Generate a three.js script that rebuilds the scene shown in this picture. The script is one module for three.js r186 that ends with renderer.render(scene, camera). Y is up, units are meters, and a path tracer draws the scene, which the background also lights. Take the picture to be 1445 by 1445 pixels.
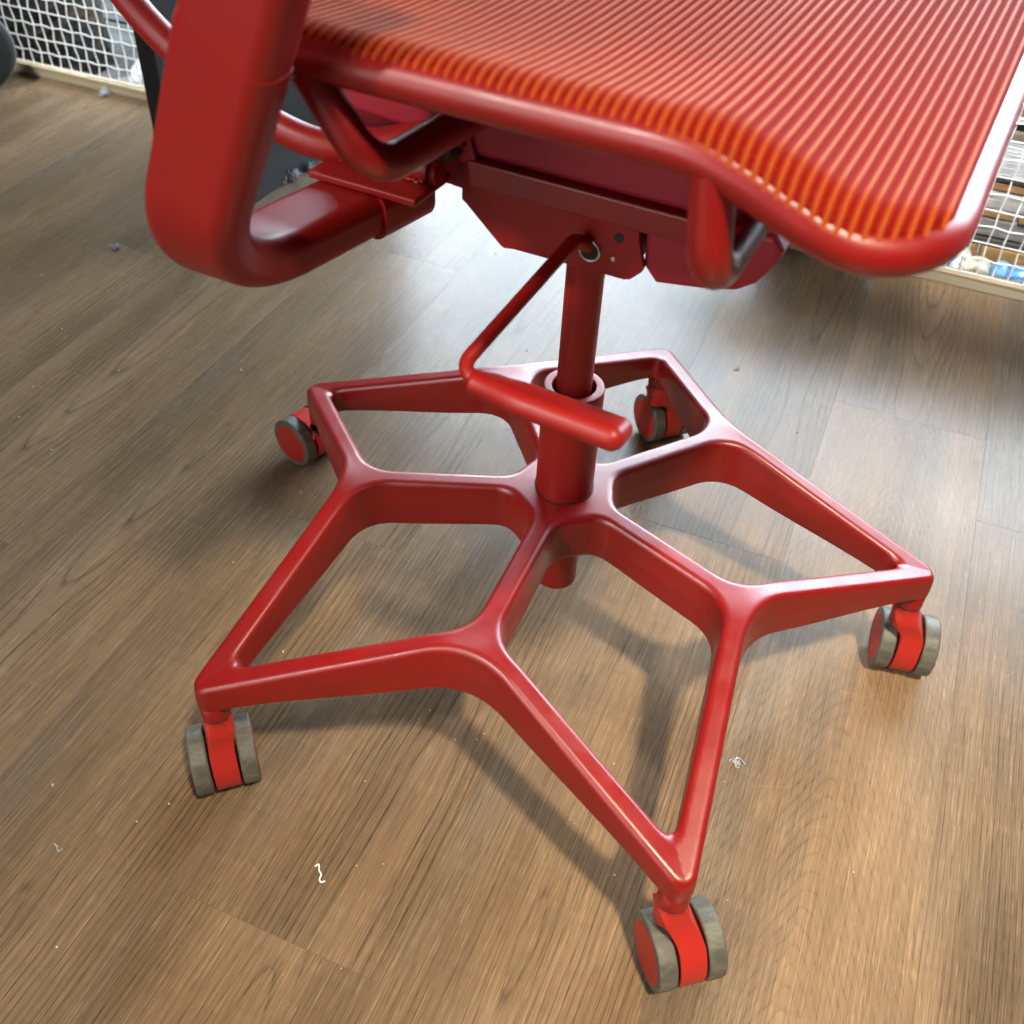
import * as THREE from 'three';
import { mergeGeometries, mergeVertices } from 'three/addons/utils/BufferGeometryUtils.js';
import { RoundedBoxGeometry } from 'three/addons/geometries/RoundedBoxGeometry.js';
import { RectAreaLightUniformsLib } from 'three/addons/lights/RectAreaLightUniformsLib.js';

// ---------------------------------------------------------------- camera, sky, lights, exposure
RectAreaLightUniformsLib.init();
const scene = new THREE.Scene();
const camera = new THREE.PerspectiveCamera(52.73, 1, 0.05, 60);
camera.rotation.order = 'YXZ';
camera.position.set(-0.0214, 0.8045, 0.6806);
camera.rotation.set(-0.7546, 0.0340, 0.0549);
camera.focus = 0.88; camera.userData.fStop = 9;
scene.add(camera);

const V3 = (x, y, z) => new THREE.Vector3(x, y, z);
const UD = V3(Math.cos(1.2462), 0, -Math.sin(1.2462));   // along the planks, away from the camera
const VD = V3(Math.sin(1.2462), 0, Math.cos(1.2462));    // across the planks, along the fence
const UV = (u, v, y = 0) => V3(0, y, 0).addScaledVector(UD, u).addScaledVector(VD, v);
const FLOOR_TURN = 1.2462 - Math.PI / 2;                 // rotation.y that lays local x along VD and local z along -UD

{ // even, dull daylight
  const w = 64, h = 32, d = new Float32Array(w * h * 4);
  for (let j = 0; j < h; j++) for (let i = 0; i < w; i++) {
    const k = (j * w + i) * 4, up = j / (h - 1) * 2 - 1, s = 0.9 + 0.1 * Math.max(0, up);
    d[k] = 0.93 * s; d[k + 1] = 0.99 * s; d[k + 2] = 1.06 * s; d[k + 3] = 1;
  }
  const t = new THREE.DataTexture(d, w, h, THREE.RGBAFormat, THREE.FloatType);
  t.mapping = THREE.EquirectangularReflectionMapping; t.magFilter = THREE.LinearFilter; t.needsUpdate = true;
  scene.background = t; scene.environment = t;
  scene.backgroundIntensity = 0.06; scene.environmentIntensity = 0.06;
}
const renderer = new THREE.WebGLRenderer({ antialias: true });
renderer.toneMapping = THREE.LinearToneMapping;
renderer.toneMappingExposure = 1.0;
renderer.shadowMap.enabled = true;

// ---------------------------------------------------------------- helpers
const used = new Map();
const numbered = (n) => { const c = used.get(n) ?? 0; used.set(n, c + 1); return c ? `${n}_${String(c).padStart(3, '0')}` : n; };
function tag(o, label, category, group) { o.userData.label = label; o.userData.category = category; if (group) o.userData.group = group; return o; }
function struct(o) { o.userData.kind = 'structure'; return o; }
function mesh(name, geo, mat, parent = scene) {
  const m = new THREE.Mesh(geo, mat); m.name = numbered((parent === scene ? '' : '') + name);
  if (parent !== scene) { used.set(name, used.get(name) ?? 0); }
  m.castShadow = m.receiveShadow = true; parent.add(m); return m;
}
function group(name, parent = scene) { const g = new THREE.Group(); g.name = numbered(name); parent.add(g); return g; }
let seed = 7;
const rnd = () => { seed = (seed + 0x6d2b79f5) | 0; let t = Math.imul(seed ^ (seed >>> 15), 1 | seed); t = (t + Math.imul(t ^ (t >>> 7), 61 | t)) ^ t; return ((t ^ (t >>> 14)) >>> 0) / 4294967296; };
const RR = (a, b) => a + (b - a) * rnd();
const clamp = (x, a, b) => Math.min(b, Math.max(a, x)), smooth = (a, b, x) => { const t = clamp((x - a) / (b - a), 0, 1); return t * t * (3 - 2 * t); };
const lerp = (a, b, t) => a + (b - a) * t;
const smin = (a, b, k) => { const h = Math.max(k - Math.abs(a - b), 0) / k; return Math.min(a, b) - h * h * k * 0.25; };
const smax = (a, b, k) => -smin(-a, -b, k);
// value noise on a hashed lattice
const PERM = new Float32Array(65536); for (let i = 0; i < 65536; i++) PERM[i] = rnd();
const lat = (x, y) => { let h = Math.imul(x, 374761393) + Math.imul(y, 668265263) | 0; h = Math.imul(h ^ (h >>> 13), 1274126177); return PERM[(h ^ (h >>> 16)) & 65535]; };
function vnoise(x, y) {
  const ix = Math.floor(x), iy = Math.floor(y); let fx = x - ix, fy = y - iy; fx = fx * fx * (3 - 2 * fx); fy = fy * fy * (3 - 2 * fy);
  const a = lat(ix, iy), b = lat(ix + 1, iy), c = lat(ix, iy + 1), d = lat(ix + 1, iy + 1);
  return a + (b - a) * fx + (c - a) * fy + (a - b - c + d) * fx * fy;
}
const fbm = (x, y, n = 4) => { let s = 0, a = 0.5, t = 0; for (let i = 0; i < n; i++) { s += a * vnoise(x, y); t += a; a *= 0.5; x = x * 2.03 + 17.1; y = y * 2.03 + 5.7; } return s / t; };

// surface nets of a signed distance field; smooth normals from its gradient
function surfaceNets(sdf, lo, hi, cell) {
  const n = [0, 1, 2].map((i) => Math.ceil((hi[i] - lo[i]) / cell) + 1), [nx, ny, nz] = n;
  const f = new Float32Array(nx * ny * nz), id = new Int32Array(nx * ny * nz).fill(-1), at = (i, j, k) => (k * ny + j) * nx + i;
  for (let k = 0; k < nz; k++) for (let i = 0; i < nx; i++) {
    const col = sdf.column ? sdf.column(lo[0] + i * cell, lo[2] + k * cell) : null;
    for (let j = 0; j < ny; j++) f[at(i, j, k)] = sdf(lo[0] + i * cell, lo[1] + j * cell, lo[2] + k * cell, col);
  }
  const P = [], I = [], edges = [];
  for (let c = 0; c < 8; c++) for (let b = 0; b < 3; b++) if (!(c >> b & 1)) edges.push([c, c | 1 << b]);
  const off = (c) => [c & 1, c >> 1 & 1, c >> 2 & 1];
  for (let k = 0; k < nz - 1; k++) for (let j = 0; j < ny - 1; j++) for (let i = 0; i < nx - 1; i++) {
    let m = 0; const v = [];
    for (let c = 0; c < 8; c++) { const o = off(c); v[c] = f[at(i + o[0], j + o[1], k + o[2])]; if (v[c] < 0) m |= 1 << c; }
    if (m === 0 || m === 255) continue;
    let x = 0, y = 0, z = 0, q = 0;
    for (const [a, b] of edges) if ((v[a] < 0) !== (v[b] < 0)) { const t = v[a] / (v[a] - v[b]), oa = off(a), ob = off(b); x += lerp(oa[0], ob[0], t); y += lerp(oa[1], ob[1], t); z += lerp(oa[2], ob[2], t); q++; }
    id[at(i, j, k)] = P.length / 3; P.push(lo[0] + (i + x / q) * cell, lo[1] + (j + y / q) * cell, lo[2] + (k + z / q) * cell);
  }
  const quad = (a, b, c, d, flip) => { if (flip) I.push(a, c, b, a, d, c); else I.push(a, b, c, a, c, d); };
  for (let k = 1; k < nz - 1; k++) for (let j = 1; j < ny - 1; j++) for (let i = 1; i < nx - 1; i++) {
    const s = f[at(i, j, k)] < 0;
    if (s !== f[at(i + 1, j, k)] < 0) quad(id[at(i, j - 1, k - 1)], id[at(i, j, k - 1)], id[at(i, j, k)], id[at(i, j - 1, k)], !s);
    if (s !== f[at(i, j + 1, k)] < 0) quad(id[at(i - 1, j, k - 1)], id[at(i - 1, j, k)], id[at(i, j, k)], id[at(i, j, k - 1)], !s);
    if (s !== f[at(i, j, k + 1)] < 0) quad(id[at(i - 1, j - 1, k)], id[at(i, j - 1, k)], id[at(i, j, k)], id[at(i - 1, j, k)], !s);
  }
  const pos = new Float32Array(P), nor = new Float32Array(P.length), e = cell * 0.4;
  const S = sdf.column ? (x, y, z) => sdf(x, y, z, sdf.column(x, z)) : sdf;
  for (let i = 0; i < P.length; i += 3) {
    let [x, y, z] = [P[i], P[i + 1], P[i + 2]], g = null;
    for (let r = 0; r < 2; r++) {   // settle the vertex on the surface
      g = V3(S(x + e, y, z) - S(x - e, y, z), S(x, y + e, z) - S(x, y - e, z), S(x, y, z + e) - S(x, y, z - e)).divideScalar(2 * e);
      const d = S(x, y, z), gl = Math.max(g.lengthSq(), 0.25); if (Math.abs(d) < cell) { x -= g.x * d / gl; y -= g.y * d / gl; z -= g.z * d / gl; }
    }
    g.normalize(); pos.set([x, y, z], i); nor.set([g.x, g.y, g.z], i);
  }
  const G = new THREE.BufferGeometry(); G.setAttribute('position', new THREE.BufferAttribute(pos, 3)); G.setAttribute('normal', new THREE.BufferAttribute(nor, 3)); G.setIndex(I);
  return boxUV(G);
}
// uv in metres from the dominant axis
function boxUV(G) {
  const p = G.attributes.position, n = G.attributes.normal, uv = new Float32Array(p.count * 2);
  for (let i = 0; i < p.count; i++) {
    const a = Math.abs(n.getX(i)), b = Math.abs(n.getY(i)), c = Math.abs(n.getZ(i));
    if (b >= a && b >= c) { uv[2 * i] = p.getX(i); uv[2 * i + 1] = p.getZ(i); } else if (a >= c) { uv[2 * i] = p.getZ(i); uv[2 * i + 1] = p.getY(i); } else { uv[2 * i] = p.getX(i); uv[2 * i + 1] = p.getY(i); }
  }
  G.setAttribute('uv', new THREE.BufferAttribute(uv, 2)); return G;
}
// a section swept along points; section(t) gives [[a, b], ...] in the frame (side, up'), up hint keeps it from twisting
function sweep(points, section, { segs = 60, up = null, caps = true, curve = null } = {}) {
  const c = curve ?? new THREE.CatmullRomCurve3(points, false, 'centripetal'), P = [], I = [], U = [];
  let m = 0, prev = null, len = 0, last = null;
  for (let i = 0; i <= segs; i++) {
    const t = i / segs, o = c.getPointAt(t), T = c.getTangentAt(t);
    if (last) len += o.distanceTo(last); last = o;
    let side;
    if (up) side = V3().crossVectors(T, up).normalize();
    else if (!prev) { side = V3().crossVectors(T, Math.abs(T.y) > 0.9 ? V3(1, 0, 0) : V3(0, 1, 0)).normalize(); }
    else side = prev.clone().addScaledVector(T, -prev.dot(T)).normalize();
    prev = side; const b = V3().crossVectors(side, T).normalize(), s = section(t); m = s.length;
    for (let j = 0; j < m; j++) { const q = o.clone().addScaledVector(side, s[j][0]).addScaledVector(b, s[j][1]); P.push(q.x, q.y, q.z); U.push(len, j / m * 0.07); }
  }
  for (let i = 0; i < segs; i++) for (let j = 0; j < m; j++) { const a = i * m + j, b = i * m + (j + 1) % m, d = a + m, e = b + m; I.push(a, b, d, b, e, d); }
  if (caps) for (const [row, flip] of [[0, true], [segs, false]]) {
    const k = P.length / 3; let x = 0, y = 0, z = 0;
    for (let j = 0; j < m; j++) { const q = (row * m + j) * 3; x += P[q]; y += P[q + 1]; z += P[q + 2]; P.push(P[q], P[q + 1], P[q + 2]); U.push(0, 0); }
    P.push(x / m, y / m, z / m); U.push(0, 0); const h = P.length / 3 - 1;
    for (let j = 0; j < m; j++) { const a = k + j, b = k + (j + 1) % m; if (flip) I.push(h, b, a); else I.push(h, a, b); }
  }
  const G = new THREE.BufferGeometry(); G.setAttribute('position', new THREE.Float32BufferAttribute(P, 3)); G.setAttribute('uv', new THREE.Float32BufferAttribute(U, 2)); G.setIndex(I); G.computeVertexNormals(); return G;
}
const circle = (r, m = 18) => () => Array.from({ length: m }, (_, j) => { const a = j / m * 2 * Math.PI; return [r * Math.cos(a), r * Math.sin(a)]; });
const roundRect = (w, h, r, m = 6) => { const o = []; for (const [sx, sy, a0] of [[1, 1, 0], [-1, 1, 1], [-1, -1, 2], [1, -1, 3]]) for (let i = 0; i <= m; i++) { const a = (a0 + i / m) * Math.PI / 2; o.push([sx * (w / 2 - r) + r * Math.cos(a), sy * (h / 2 - r) + r * Math.sin(a)]); } return o; };
// straight pieces joined by round bends of the given radii
function bent(pts, radii) {
  const path = new THREE.CurvePath(), n = pts.length; let from = pts[0];
  for (let i = 1; i < n - 1; i++) {
    const a = pts[i - 1].clone().sub(pts[i]).normalize(), b = pts[i + 1].clone().sub(pts[i]).normalize(), r = Array.isArray(radii) ? radii[i - 1] : radii;
    const half = Math.acos(clamp(a.dot(b), -1, 1)) / 2, cut = Math.min(r / Math.tan(half), pts[i - 1].distanceTo(pts[i]) * 0.49, pts[i + 1].distanceTo(pts[i]) * 0.49);
    const p = pts[i].clone().addScaledVector(a, cut), q = pts[i].clone().addScaledVector(b, cut), w = 0.56;
    if (from.distanceTo(p) > 1e-5) path.add(new THREE.LineCurve3(from, p));
    path.add(new THREE.CubicBezierCurve3(p, p.clone().lerp(pts[i], w), q.clone().lerp(pts[i], w), q)); from = q;
  }
  path.add(new THREE.LineCurve3(from, pts[n - 1])); path.arcLengthDivisions = 400; return path;
}
const tube = (pts, radii, r, segs = 70, m = 20) => sweep(null, circle(r, m), { curve: bent(pts, radii), segs });
function place(g, p, o = {}) { if (o.rx) g.rotateX(o.rx); if (o.rz) g.rotateZ(o.rz); if (o.ry) g.rotateY(o.ry); g.translate(p.x, p.y, p.z); return g; }

// ---------------------------------------------------------------- textures and materials
function dataTex(w, h, fill, srgb = false, ch = 4) {
  const d = new Uint8Array(w * h * 4);
  fill(d, w, h);
  const t = new THREE.DataTexture(d, w, h, THREE.RGBAFormat); t.wrapS = t.wrapT = THREE.RepeatWrapping; t.magFilter = THREE.LinearFilter; t.minFilter = THREE.LinearMipmapLinearFilter; t.generateMipmaps = true;
  if (srgb) t.colorSpace = THREE.SRGBColorSpace; t.needsUpdate = true; return t;
}
const grain = dataTex(512, 512, (d, w, h) => {          // fine orange-peel of powder coating
  for (let y = 0; y < h; y++) for (let x = 0; x < w; x++) {
    const a = lat(x * 3 + 11, y * 5 + 3), wrap = (s) => vnoise((x / w) * s % s, (y / h) * s % s), v = 0.45 * a + 0.55 * (vnoise(x * 0.45, y * 0.45));
    const k = (y * w + x) * 4, q = clamp(v * 255, 0, 255); d[k] = d[k + 1] = d[k + 2] = q; d[k + 3] = 255;
  }
});
grain.repeat.set(8, 8);
const dust = dataTex(1024, 1024, (d, w, h) => {         // worn, dusty roughness
  for (let y = 0; y < h; y++) for (let x = 0; x < w; x++) {
    const v = 0.55 + 0.35 * (fbm(x / 90, y / 90, 4) - 0.5) + 0.07 * (fbm(x / 7 + 50, y / 7, 2) - 0.5), k = (y * w + x) * 4, q = clamp(v * 255 + (lat(x, y) > 0.9985 ? 70 : 0), 0, 255);
    d[k] = d[k + 1] = d[k + 2] = q; d[k + 3] = 255;
  }
});
dust.repeat.set(4, 4);
const scuff = dataTex(1024, 1024, (d, w, h) => {        // faint scuffs and dust films on the paint
  for (let y = 0; y < h; y++) for (let x = 0; x < w; x++) {
    const a = fbm(x / 120 + 7, y / 120, 4), v = 0.93 + 0.10 * (a - 0.5) + 0.03 * (lat(x, y) - 0.5), sp = lat(x * 5, y * 11) > 0.9992 ? 0.25 : 0, k = (y * w + x) * 4;
    d[k] = clamp(255 * v, 0, 255); d[k + 1] = clamp(255 * (v * 0.8 + sp), 0, 255); d[k + 2] = clamp(255 * (v * 0.8 + sp), 0, 255); d[k + 3] = 255;
  }
  for (let i = 0; i < 60; i++) { let x = rnd() * w, y = rnd() * h; const a = rnd() * 6.3, n = RR(8, 50); for (let j = 0; j < n; j++) { x += Math.cos(a); y += Math.sin(a); const k = ((Math.floor(y) & 1023) * w + (Math.floor(x) & 1023)) * 4; d[k + 1] = Math.min(255, d[k + 1] + 28); d[k + 2] = Math.min(255, d[k + 2] + 28); } }
}, true);
scuff.repeat.set(5, 5);
const lin = (r, g, b) => new THREE.Color().setRGB(r, g, b);
const std = (o) => new THREE.MeshStandardMaterial(o), phys = (o) => new THREE.MeshPhysicalMaterial(o);
const M = {
  red: phys({ color: lin(0.26, 0.0080, 0.006), roughness: 0.66, ior: 1.55, map: scuff, roughnessMap: dust, bumpMap: grain, bumpScale: 0.000018, specularIntensity: 1.1 }),
  redSmooth: phys({ color: lin(0.26, 0.0075, 0.006), roughness: 0.42, specularIntensity: 0.85, bumpMap: grain, bumpScale: 0.00002 }),
  redPlastic: phys({ color: lin(0.40, 0.018, 0.012), roughness: 0.44, bumpMap: grain, bumpScale: 0.00003 }),
  crimson: phys({ color: lin(0.30, 0.008, 0.024), roughness: 0.5 }),
  dark: std({ color: lin(0.012, 0.010, 0.011), roughness: 0.6 }),
  steel: std({ color: lin(0.55, 0.55, 0.56), roughness: 0.3, metalness: 1 }),
  rib: phys({ color: lin(0.34, 0.060, 0.014), roughness: 0.5, specularIntensity: 0.04 }),
  web: phys({ color: lin(0.20, 0.0075, 0.005), roughness: 0.7, specularIntensity: 0.03 }),
  white: phys({ color: lin(0.78, 0.77, 0.72), roughness: 0.45 }),
  cream: std({ color: lin(0.62, 0.53, 0.36), roughness: 0.6 }),
  black: std({ color: lin(0.011, 0.013, 0.016), roughness: 0.42 }),
  lint: std({ color: lin(0.44, 0.47, 0.50), roughness: 1 }),
};
const tyreTex = dataTex(512, 512, (d, w, h) => {
  for (let y = 0; y < h; y++) for (let x = 0; x < w; x++) {
    const a = fbm(x / 26, y / 26, 4), b = fbm(x / 5 + 40, y / 5, 3), s = lat(x * 7 + 1, y * 3) > 0.993 ? 0.35 : 0, t = clamp(0.5 + (a - 0.5) * 2.2 + (b - 0.5) * 1.0, 0, 1) + s * 2, k = (y * w + x) * 4;
    d[k] = clamp(255 * (0.31 + 0.09 * t), 0, 255); d[k + 1] = clamp(255 * (0.31 + 0.087 * t), 0, 255); d[k + 2] = clamp(255 * (0.285 + 0.07 * t), 0, 255); d[k + 3] = 255;
  }
}, true);
tyreTex.repeat.set(2, 0.4);
M.tyre = std({ color: lin(1, 1, 1), map: tyreTex, roughness: 0.42, bumpMap: grain, bumpScale: 0.0001 });

// oak laminate: one board per texture, u along the board
const BL = 1.3, BW = 0.192;
function oak(kind) {
  const w = 1024, h = 2048, col = new Uint8Array(w * h * 4), bmp = new Uint8Array(w * h * 4), ox = kind * 37.3, d0 = [0.012, 0.03, 0.008, 0.05, 0.02][kind], vc = [0.02, -0.03, 0.0, 0.05, -0.01][kind];
  const pitch = [0.0052, 0.0060, 0.0031, 0.0048, 0.0056][kind], tone = [0, -0.02, 0.035, -0.04, 0.015][kind], slope = [0.05, 0.035, 0.09, 0.02, 0.06][kind];
  for (let y = 0; y < h; y++) {
    const u = y / h * BL;
    for (let x = 0; x < w; x++) {
      const v = (x / w - 0.5) * BW, warp = 0.018 * (fbm(u * 2.3 + ox, v * 9 + ox, 3) - 0.5) + (kind === 2 ? 0.004 : 0.0028) * (fbm(u * 16 + ox, v * 60, 3) - 0.5);
      const yy = v - vc + warp + 0.03 * (fbm(u * 1.1 + 3 * ox, 2.5, 2) - 0.5), xx = d0 + (kind === 2 ? 0.12 * Math.abs(u - 0.42) - 0.006 : slope * Math.abs(u - 0.62 - 0.12 * kind % 0.3)) + 0.02 * (fbm(u * 3 + ox, 9.1, 3) - 0.5);
      const ring = (kind === 2 ? (u + 2.8 * Math.hypot(yy, 0.012)) / 0.019 : Math.sqrt(yy * yy + xx * xx * 0.62) / pitch) + (kind === 2 ? 2.2 : 0.55) * (fbm(u * 5 + ox, v * 40 + 7, 3) - 0.5), fr = ring - Math.floor(ring), early = Math.exp(-fr * 11) + 0.35 * Math.exp(-(1 - fr) * 16);
      const jag = vnoise(u * 120 + ox, v * 2600), pore = vnoise(u * 95 + 2 * ox, v * 4200 + ox), fine = vnoise(u * 26 + ox, v * 2100 + 31), broad = fbm(u * 1.6 + ox * 2, v * 22 + ox, 4), blot = fbm(u * 7 + ox, v * 13 + 5 * ox, 3);
      const strong = kind === 2 ? (0.55 - 0.4 * smooth(0.02, 0.06, Math.abs(yy))) * smooth(0.35, 0.65, fbm(u * 9 + 3, v * 50 + 1, 3)) : smooth(0.35, 0.75, fbm(u * 1.3 + 8 * ox, v * 12 + ox, 2));
      const inPore = smooth(0.66 - 0.22 * early, 0.9 - 0.15 * early, pore) * (0.55 + 0.6 * early);
      let L = 0.60 + tone + 0.17 * (broad - 0.5) + 0.12 * (blot - 0.5) + 0.11 * (fine - 0.5) + 0.06 * (vnoise(u * 9 + ox, v * 900 + 13) - 0.5);
      L -= 0.085 * smooth(0.70, 0.80, vnoise(u * 70 + ox, v * 1700 + 3)) * (0.35 + early); L += 0.075 * smooth(0.74, 0.86, vnoise(u * 55 + 9 + ox, v * 1600 + 17));
      L -= (0.03 + 0.16 * strong) * early * (0.45 + 0.9 * jag) + 0.10 * inPore;
      L += 0.06 * smooth(0.8, 0.95, vnoise(u * 30 + 77, v * 1500 + ox));
      const grey = smooth(0.42, 0.7, fbm(u * 2 + 4 * ox, v * 8 + 3 * ox, 3)) * 0.36, k = (y * w + x) * 4;
      const r = L * 0.905, g = L * 0.748, b = L * 0.575, m = (r + g + b) / 3;
      col[k] = clamp(255 * lerp(r, m * 1.04, grey), 0, 255); col[k + 1] = clamp(255 * lerp(g, m * 0.99, grey), 0, 255); col[k + 2] = clamp(255 * lerp(b, m * 0.93, grey), 0, 255); col[k + 3] = 255;
      const B = clamp(0.72 - 0.6 * inPore - 0.12 * early * jag + 0.12 * (fine - 0.5) + 0.05 * (lat(x, y) - 0.5), 0, 1) * 255; bmp[k] = B; bmp[k + 1] = 255 * clamp(0.50 + 0.22 * (fbm(u * 9 + 3 * ox, v * 14, 4) - 0.5) + 0.1 * (fine - 0.5) + 0.12 * inPore, 0, 1); bmp[k + 2] = 0; bmp[k + 3] = 255;
    }
  }
  for (let i = 0; i < 26; i++) {   // hairline scratches
    let x = rnd() * w, y = rnd() * h; const a = RR(0, 6.3), n = RR(30, 260), c = RR(8, 30), bend = RR(-0.002, 0.002); let t = a;
    for (let j = 0; j < n; j++) { t += bend; x += Math.cos(t) * 1.3; y += Math.sin(t) * 0.8; if (x < 0 || x >= w || y < 0 || y >= h) break; const k = (Math.floor(y) * w + Math.floor(x)) * 4, q = c * Math.sin(Math.PI * j / n); for (let m = 0; m < 3; m++) col[k + m] = Math.min(255, col[k + m] + q); }
  }
  const mk = (d, srgb) => { const t = new THREE.DataTexture(d, w, h, THREE.RGBAFormat); t.wrapS = t.wrapT = THREE.RepeatWrapping; t.magFilter = THREE.LinearFilter; if (srgb) t.colorSpace = THREE.SRGBColorSpace; t.needsUpdate = true; return t; };
  const bm = mk(bmp, false);
  return phys({ color: lin(0.76, 0.76, 0.76), map: mk(col, true), bumpMap: bm, bumpScale: 0.00014, roughness: 0.48, roughnessMap: bm, specularIntensity: 0.5 });
}
const OAK = [0, 1, 2, 3, 4].map(oak);

// ---------------------------------------------------------------- setting: floor of boards, terrace beyond the fence
const FENCE = 0.905;
{
  const floor = struct(group('floor'));
  mesh('subfloor', place(new THREE.BoxGeometry(3.6, 0.04, 2.74), UV(FENCE - 1.345, -0.3, -0.033), { ry: FLOOR_TURN }), std({ color: lin(0.09, 0.065, 0.04), roughness: 0.9 }), floor);
  const cuts = { 0: -0.377, 2: -0.775 };
  for (let r = -9; r <= 7; r++) {
    const v0 = -0.187 + r * BW; let u = r in cuts ? cuts[r] - 2 * BL : -1.83 - ((r * 0.437 + 30) % 1) * BL;
    for (; u < FENCE + 0.02; u += BL) {
      const a = Math.max(u, -1.78), b = Math.min(u + BL, FENCE + 0.02); if (b - a < 0.02) continue;
      let kind = ((r * 7 + Math.round(u * 3.1)) % 5 + 5) % 5; if (r === 2) kind = u < -0.8 || u > 0.5 ? 4 : 2; else if (kind === 2) kind = 1; if (r === 0) kind = u < -0.4 ? 0 : 3;
      const gap = 0.00004, s = new THREE.Shape(), x0 = v0 + gap, x1 = v0 + BW - gap, y0 = a + gap, y1 = b - gap, c = 0.00014;
      const P = [], U = [], I = [], add = (x, y, h) => { const q = UV(y, x, h); P.push(q.x, q.y, q.z); U.push((x - v0) / BW, (y - u) / BL); };
      for (const [ins, h] of [[0, -0.012], [0, -c], [c, 0]]) { add(x0 + ins, y0 + ins, h); add(x1 - ins, y0 + ins, h); add(x1 - ins, y1 - ins, h); add(x0 + ins, y1 - ins, h); }
      for (const k of [0, 4]) for (let j = 0; j < 4; j++) { const p = k + j, q = k + (j + 1) % 4; I.push(p, q, p + 4, q, q + 4, p + 4); }
      I.push(8, 9, 10, 8, 10, 11);
      const G = new THREE.BufferGeometry(); G.setAttribute('position', new THREE.Float32BufferAttribute(P, 3)); G.setAttribute('uv', new THREE.Float32BufferAttribute(U, 2)); G.setIndex(I);
      const flat = G.toNonIndexed(); flat.computeVertexNormals(); mesh('plank', flat, OAK[kind], floor);
    }
  }
  const stone = dataTex(512, 512, (d, w, h) => { for (let y = 0; y < h; y++) for (let x = 0; x < w; x++) { const v = 0.52 + 0.3 * (fbm(x / 60, y / 60, 4) - 0.5) + 0.12 * (lat(x, y) - 0.5), k = (y * w + x) * 4; d[k] = v * 190; d[k + 1] = v * 190; d[k + 2] = v * 186; d[k + 3] = 255; } }, true);
  const terrace = struct(group('terrace')), tm = std({ map: stone, roughness: 0.85 });
  mesh('ground_slab', place(new THREE.BoxGeometry(9, 0.05, 5), UV(FENCE + 2.53, -0.3, -0.097), { ry: FLOOR_TURN }), std({ color: lin(0.16, 0.15, 0.14), roughness: 0.9 }), terrace);
  for (let i = 0; i < 9; i++) for (let j = 0; j < 4; j++) mesh('paving_stone', place(new RoundedBoxGeometry(0.392, 0.03, 0.392, 2, 0.006), UV(FENCE + 0.23 + j * 0.4, -2.3 + i * 0.4, -0.06), { ry: FLOOR_TURN }), tm, terrace);
}

// ---------------------------------------------------------------- the chair
const AL = 23 * Math.PI / 180, FD = V3(Math.cos(AL), 0, Math.sin(AL)), ND = V3(-Math.sin(AL), 0, Math.cos(AL));
const W = (f, h, n) => V3(0, h, 0).addScaledVector(FD, f).addScaledVector(ND, n);   // forward, up, towards the lever side
const TURN = -AL;                                                                     // rotation.y: local x along FD, local z along ND
const chair = tag(group('office_chair'), 'red office chair with ribbed seat and open star base standing on the wood floor', 'office chair');
const PHI = -1.2715, S36 = Math.sin(Math.PI / 5), C36 = Math.cos(Math.PI / 5);

{ // star base: one casting, modelled as a distance field folded into fifths
  const RT = 0.358, RJ = 0.1945, W2 = 0.0215, ex = RT - RJ * C36, ey = -RJ * S36, el = Math.hypot(ex, ey), nx = RJ * S36 / el, ny = ex / el;   // outer edge from junction to tip
  const edge = (x, y) => (x - RT) * nx + y * ny;
  const c2 = Math.cos(2 * Math.PI / 5), s2 = Math.sin(2 * Math.PI / 5), RJc = 0.181;
  const f = (x, y, z, c) => {
    const half = (c.top - c.bot) / 2, mid = (c.top + c.bot) / 2, r = 0.0053, a = c.d + r + Math.max(0, y - mid) * 0.07, b = Math.abs(y - mid) - half + r;
    let d = Math.min(Math.max(a, b), 0) + Math.hypot(Math.max(a, 0), Math.max(b, 0)) - r;
    return d;
  };
  f.column = (px, pz) => {
    let a = Math.atan2(-pz, px) - PHI; a -= Math.round(a / (2 * Math.PI / 5)) * 2 * Math.PI / 5;
    const r = Math.hypot(px, pz), x = r * Math.cos(a), ys = r * Math.sin(a), y = Math.abs(ys);
    const e1 = edge(x, y), cx = RT - 0.0125 / nx, past = (x - cx) * ex / el + y * ey / el, ec = past > 0 ? Math.hypot(x - cx, y) - 0.0125 : e1, xm = x * c2 + y * s2, ym = x * s2 - y * c2, e2 = edge(xm, ym), e3 = edge(x, -y);
    const solid = smax(smin(ec, e2, 0.028), e3, 0.002);
    const sp = x * S36 - y * C36, sp2 = x * S36 + y * C36, k = 0.025;
    const hole = smax(smax(smax(0.0112 - sp, 0.0112 - sp2, k), smax(e1 + W2, e3 + W2, 0.018), k), 0.044 - r, 0.02);
    const d = Math.max(solid, -hole);
    // height: spokes nearly level, outer bars fall to the castor
    const t = clamp(((x - RJc * C36) * ex + (y - RJc * S36) * ey) / (el * el), -0.2, 1), hs = lerp(0.2035, 0.193, clamp(r / RJc, 0, 1)), ho = lerp(0.193, 0.132, t <= 0 ? 0 : (t < 0.2 ? t * t / 0.4 : t - 0.1) / 0.9);
    const dS = Math.abs(sp), dO = Math.abs(e1 + W2 / 2), w = 1 / (1 + Math.exp(clamp((dS - dO) / 0.013, -30, 30)));
    const top = hs * w + ho * (1 - w), depth = lerp(lerp(0.051, 0.030, smooth(0.0, 0.9, t)), lerp(0.046, 0.050, smooth(0.04, 0.15, r)), w);
    return { d, top, bot: top - depth };
  };
  mesh('star_base', surfaceNets(f, [-0.37, 0.08, -0.37], [0.37, 0.215, 0.37], 0.0024), M.red, chair);
}
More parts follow.
